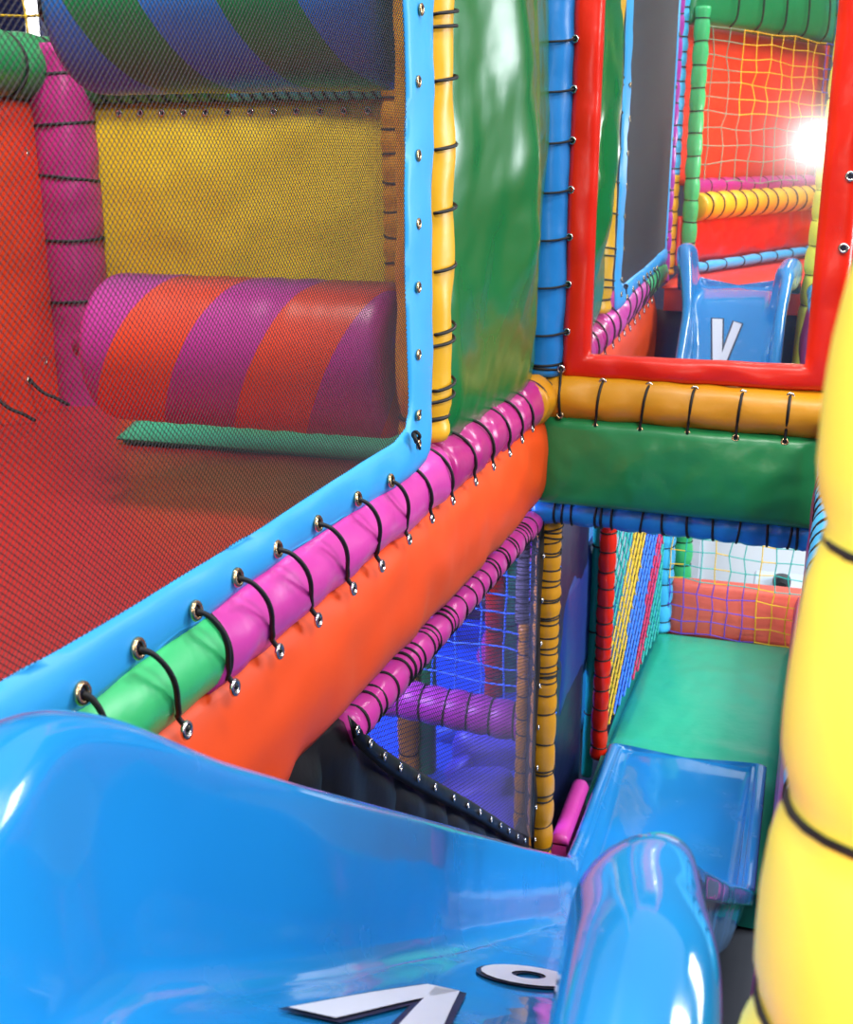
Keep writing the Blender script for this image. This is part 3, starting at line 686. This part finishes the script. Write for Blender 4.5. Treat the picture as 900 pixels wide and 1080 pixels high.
for y, z in ((2.60,-.62),(2.45,-.63),(2.28,-.63),(2.1,-.63)):
    eyelet(rw, V((-1.90, y, z+.05)), (1,0,0), .011, 'steel'); cord(rw, [V((-1.896,y,z+.05)), V((-1.87,y+.01,z+.02)), V((-1.84,y+.03,z)), V((-1.82,y+.05,z-.02))], .0045)
for z in (-.53,-.38,.0): eyelet(rw, V((-1.905, 2.68, z)), (1,-.2,0), .011, 'steel')
gt = thing('padded_rail', 'green padded rail with cord loops above the red wall panel', 'padded rail', (-1.9, 1.9, .1))
padded(gt, (-1.93,.8,.215), (-1.93,2.86,.205), .078, [.3,.42,.53,.64,.74,.83,.90,.97], M['green'], 'foam_sleeve', cord=.005, pinch=.08)
pu = thing('padded_post', 'magenta padded post at the back corner behind the mesh', 'padded post', (-1.80, 2.78, -.65))
padded(pu, (-1.86,2.80,-.70), (-1.865,2.80,.26), .078, [.33,.50,.66,.80,.93], M['plum'], 'foam_sleeve', cord=.004, pinch=.01, wob=.006)
yw = thing('wall_pad', 'yellow vinyl back panel above the striped roller', 'padded panel', (-1.4, 2.86, -.5))
grid_panel('vinyl_cover', yw, (-1.87,2.86,-.72), (-.95,2.86,-.72), (-.95,2.86,.13), (-1.87,2.86,.13), M['backyellow'], .02, .02, .008, 40, 30, nrm=(0,-1,0), seed=9)
for i in range(12): eyelet(yw, V((-1.72+.062*i, 2.835, .095)), (0,-1,0), .009, 'steel')
tr = thing('padded_rail', 'green and light blue padded top rail above the yellow panel', 'padded rail', (-1.3, 2.84, .1))
ta = V((-1.80,2.83,.165)); tb = V((-.92,2.83,.165))
padded(tr, ta, tb, .047, [.06+.05*i for i in range(8)], M['green'], 'green_sleeve', cord=.0035, t0=0, t1=.47)
padded(tr, ta, tb, .047, [.5+.036*i for i in range(13)], M['sky'], 'blue_sleeve', cord=.0035, t0=.47, t1=1)
cp = thing('padded_post', 'ochre padded post right of the yellow panel behind the mesh', 'padded post', (-.93, 2.82, -.65))
padded(cp, (-.93,2.82,-.70), (-.95,2.82,.60), .055, [.1+.048*i for i in range(18)], M['ochre'], 'foam_sleeve', cord=.003, pinch=.07)
mn = thing('padded_post', 'dark red and teal narrow post beside the ochre post behind the mesh', 'padded post', (-.8, 2.7, -.65))
padded(mn, (-.855,2.78,-.70), (-.87,2.78,.60), .02, [], M['teal'], 'teal_sleeve', t0=.0, t1=.55)
padded(mn, (-.855,2.78,-.70), (-.87,2.78,.60), .02, [], M['salmon'], 'red_sleeve', t0=.55, t1=.75)
def roller(label, X0, X1, Y, Z, R, mat, endmat):
    t = thing('foam_roller', label, 'foam roller', ((X0+X1)/2, Y, Z))
    m = MB(); n = 48; L = X1-X0; prof = []
    for i in range(7): a = PI/2*i/6; prof.append((-L/2+.03-.03*sin(PI/2-a)*1.0, R-.03+.03*sin(a)))
    for i in range(1, 30): prof.append((-L/2+.03+(L-.06)*i/30, R+.003*noise.noise(V((i*.8, Z*9, 0)))))
    for i in range(7): a = PI/2-PI/2*i/6; prof.append((L/2-.03+.03*cos(a), R-.03+.03*sin(a)))
    rows = [m.add([(x, r*cos(2*PI*j/n), r*sin(2*PI*j/n)) for j in range(n)]) for x, r in prof]
    for A, B in zip(rows, rows[1:]):
        for j in range(n): m.face(A+j, B+j, B+(j+1) % n, A+(j+1) % n)
    m.face(*[rows[0]+j for j in range(n)]); m.face(*[rows[-1]+j for j in range(n)][::-1])
    o = m.build('striped_cover', mat, t); o.location = (0,0,0)
    m = MB(); m.tube([(-L/2-.08,0,0),(L/2+.03,0,0)], .024, 16); o = m.build('axle', endmat, t); o.location = (0,0,0)
    return t
roller('magenta and orange spiral striped foam roller above the red floor', -1.28, -.68, 2.03, -.365, .142, stripes('wrap_magenta_orange', (190,45,150), (238,70,24), 0, .29, -.065, .30), M['plum'])
roller('blue and green spiral striped foam roller at the top left', -1.29, -.68, 2.03, .25, .15, stripes('wrap_blue_green', (45,125,215), (30,140,80), 0, .28, .085, .4), M['black'])
# beyond the enclosure, top left corner
tn = thing('climbing_net', 'yellow rope net at the top left corner beyond the green rail', 'climbing net', (-2.4, 3.4, .3))
coarse_net('rope_net', tn, lambda u, v: V((-3.4+1.6*u, 3.4, .2+.9*v)), 14, 9, .004, None, lambda i, j, k: 0, [M['net_yellow']], wob=.03)
dd = thing('wall_pad', 'dark blue wall far behind the top left rope net', 'padded wall', (-3.2, 4.6, 0))
grid_panel('vinyl_cover', dd, (-5.2,4.6,-.6), (-1.2,4.6,-.6), (-1.2,4.6,1.6), (-5.2,4.6,1.6), M['navy'], .03, .01, .01, 20, 10, nrm=(0,-1,0))
wl = at(30, 10, 'Y', 4.5)
m = MB(); m.box((wl.x-.02,4.5,at(30,60,'Y',4.5).z), (wl.x+.03,4.52,1.2)); o = m.build('wall_lamp', None or M['white'], smooth=False)
me_, n_e, l_e, b_e = base('lamp_tube_white'); b_e.inputs['Emission Color'].default_value = (1,1,1,1); b_e.inputs['Emission Strength'].default_value = 3; b_e.inputs['Base Color'].default_value = (.9,.9,.9,1)
o.data.materials[0] = me_; tag(o, 'narrow bright white lit panel at the top left corner', 'lamp')

# ================================================================ BEHIND THE CAMERA (seen in the mirror)
A0 = V((-.54, 0, 0)); B0 = V((.07, -1.36, 0)); dv = (B0-A0).normalized(); nn_ = V((-dv.y, dv.x, 0))
if nn_.y < 0: nn_ = -nn_
def dw(s, z, off=0): p = A0.lerp(B0, s)+nn_*off; return V((p.x, p.y, z))
bb = thing('padded_bolster', 'dark green padded beam across the top of the reflected netted wall', 'padded beam', dw(.5,.5))
grid_panel('vinyl_cover', bb, dw(0,.53,-.05), dw(1,.53,-.05), dw(1,.78,-.05), dw(0,.78,-.05), M['green'], .03, .05, .006, 40, 14, nrm=nn_, power=.45)
for s in (.2,.36,.52,.68,.84): cord(bb, [dw(s,.53,.0), dw(s,.57,.035), dw(s,.65,.042), dw(s,.73,.035), dw(s,.78,.0)], .005)
ru = thing('wall_pad', 'upper red vinyl panel behind the reflected coarse net', 'padded panel', dw(.5,-.15,-.1))
grid_panel('vinyl_cover', ru, dw(0,-.15,-.12), dw(1.1,-.15,-.12), dw(1.1,.55,-.12), dw(0,.55,-.12), M['redorange'], .02, .03, .01, 30, 24, nrm=nn_)
rn = thing('climbing_net', 'yellow and grey knotted net in front of the reflected red panel', 'climbing net', dw(.5,-.15,0))
coarse_net('rope_net', rn, lambda u, v: dw(.02+.96*u, -.14+.67*(v**.85), .02*sin(PI*u)), 11, 10, .0024, None, lambda i, j, k: (2 if i > 9 and j > 5 else 1 if (i < 3 or j < 4) else 0), [M['net_yellow'], M['net_sage'], M['net_violet']], wob=.018)
pr2 = thing('padded_rail', 'thin plum padded rail above the reflected yellow rail', 'padded rail', dw(.5,-.19,-.03))
padded(pr2, dw(.05,-.155,-.02), dw(1,-.155,-.02), .038, [.1*i for i in range(1,10)], M['plum'], 'foam_sleeve')
yr2 = thing('padded_rail', 'bright yellow padded rail with cord loops over the reflected lower red panel', 'padded rail', dw(.5,-.3,0))
padded(yr2, dw(.06,-.24,0), dw(1,-.23,0), .062, [.05+.078*i for i in range(12)], M['yellow'], 'foam_sleeve', cord=.005, pinch=.1)
rl = thing('wall_pad', 'lower red vinyl panel behind the top of the slide in the reflection', 'padded panel', dw(.5,-.5,-.04))
grid_panel('vinyl_cover', rl, dw(0,-.50,-.03), dw(1,-.50,-.03), dw(1,-.28,-.03), dw(0,-.28,-.03), M['red'], .02, .02, .02, 40, 14, nrm=nn_)
bs = thing('padded_rail', 'light blue padded rail at the foot of the reflected lower red panel', 'padded rail', dw(.5,-.55,0))
padded(bs, dw(0,-.515,.02), dw(1,-.505,.02), .024, [.12*i for i in range(1,9)], M['sky'], 'foam_sleeve')
ot = thing('floor_mat', 'orange platform mat at the top end of the slide', 'floor mat', (-.2, -.1, -.6))
grid_panel('vinyl_cover', ot, (-.58,-1.3,-.565), (.55,-1.3,-.565), (.55,.35,-.565), (-.58,.35,-.565), M['redorange'], .02, .0, .003, 20, 30, nrm=(0,0,1))
m = MB(); m.box((-.57,-1.3,-.66), (.55,.345,-.56)); m.build('foam_core', M['redorange'], ot, smooth=False)
sk = thing('wall_pad', 'black sheet added to darken the gap under the orange platform', 'padded partition', (-.2, .33, -2.1))  # added sheet, its black stands in for the dark gap below
grid_panel('vinyl_cover', sk, (-.62,.31,-2.1), (.6,.31,-2.1), (.6,.31,-.66), (-.62,.31,-.66), M['black'], .02, .0, .004, 16, 20, nrm=(0,1,0))
def vpost(label, x, y, r, mat, z0, z1, k, cr=.003):
    t = thing('padded_post', label, 'padded post', (x, y, z0)); padded(t, (x,y,z0), (x,y,z1), r, [(i+.5)/k for i in range(k)], M[mat], 'foam_sleeve', n=16, cord=cr)
vpost('green padded post at the left end of the reflected netted wall', -.515, -.03, .033, 'lightgreen', -.54, .60, 12)
vpost('slim light blue padded post behind reflected green post, upper half', -.600, -.02, .03, 'sky', -.10, .75, 14)
vpost('slim yellow padded post below the light blue one in the reflection', -.600, -.02, .03, 'yellow', -.54, -.10, 7)
vpost('purple padded post left of the slide top in the reflection', -.585, .335, .030, 'purple', -.54, .75, 15)
vpost('light blue padded post at the right end of the reflected netted wall', .085, -1.37, .045, 'sky', -.54, .75, 9)

# ================================================================ lights
def area(name, loc, rot, sx, sy, e, col=(1,1,1)):
    l = bpy.data.lights.new(name, 'AREA'); l.shape = 'RECTANGLE'; l.size = sx; l.size_y = sy; l.energy = e; l.color = col
    o = bpy.data.objects.new(name, l); C.objects.link(o); o.location = loc; o.rotation_euler = rot; return o
def aim(o, t): o.rotation_euler = (V(t)-V(o.location)).to_track_quat('-Z', 'Y').to_euler()
a1 = area('overhead_fill', (1.6,-.6,2.3), (0,0,0), 1.2, .5, 105, (1,.97,.92)); aim(a1, (-.5,1.6,-.6))  # unseen overhead light, added for ambient and highlights on the slide
a2 = area('overhead_fill', (.3,1.4,2.4), (0,0,0), .9, .3, 40, (1,.96,.9)); aim(a2, (-.3,2.0,-1))  # second unseen overhead fill, added over the slide
a3 = area('overhead_fill', (-1.2,1.6,2.2), (0,0,0), .6, .6, 80, (1,.95,.86)); aim(a3, (-1.3,2.4,-.3))  # unseen fill added from above to brighten the inner room
a4 = area('mat_fill_light', (2.6,3.7,.1), (0,0,0), 1.6, 1.2, 150, (.9,.96,1)); aim(a4, (-.2,4.9,-1.6))  # added fill with no window behind it, brightens mat and board
a5 = area('blue_lamp', (-1.3,2.5,-.95), (0,0,0), .4, .4, 26, (.5,.45,1)); aim(a5, (-.9,3.4,-1.7))
a6 = area('blue_lamp', (-1.8,3.9,-.7), (0,0,0), .4, .4, 50, (.3,.38,1)); aim(a6, (-.8,4.3,-1.5))
a7 = area('streak_light', (2.3,2.55,1.1), (0,0,0), .35, 1.3, 38, (1,.98,.95)); aim(a7, (-.5,2.2,-.1))  # unseen light added to draw a glossy streak on the green panel
fl_ = bpy.data.lights.new('camera_flash', 'POINT'); fl_.energy = 13; fl_.shadow_soft_size = .02; fl_.color = (1,.98,.95)
fo = bpy.data.objects.new('camera_flash', fl_); C.objects.link(fo); fo.location = (0.0,-.01,.035)
w = bpy.data.worlds.new('world'); bpy.context.scene.world = w; w.use_nodes = True
w.node_tree.nodes['Background'].inputs[0].default_value = (.75,.85,1,1); w.node_tree.nodes['Background'].inputs[1].default_value = .8
s = bpy.context.scene
s.view_settings.view_transform = 'Standard'; s.view_settings.look = 'None'; s.view_settings.gamma = 1; s.view_settings.use_curve_mapping = False
s.view_settings.exposure = 0
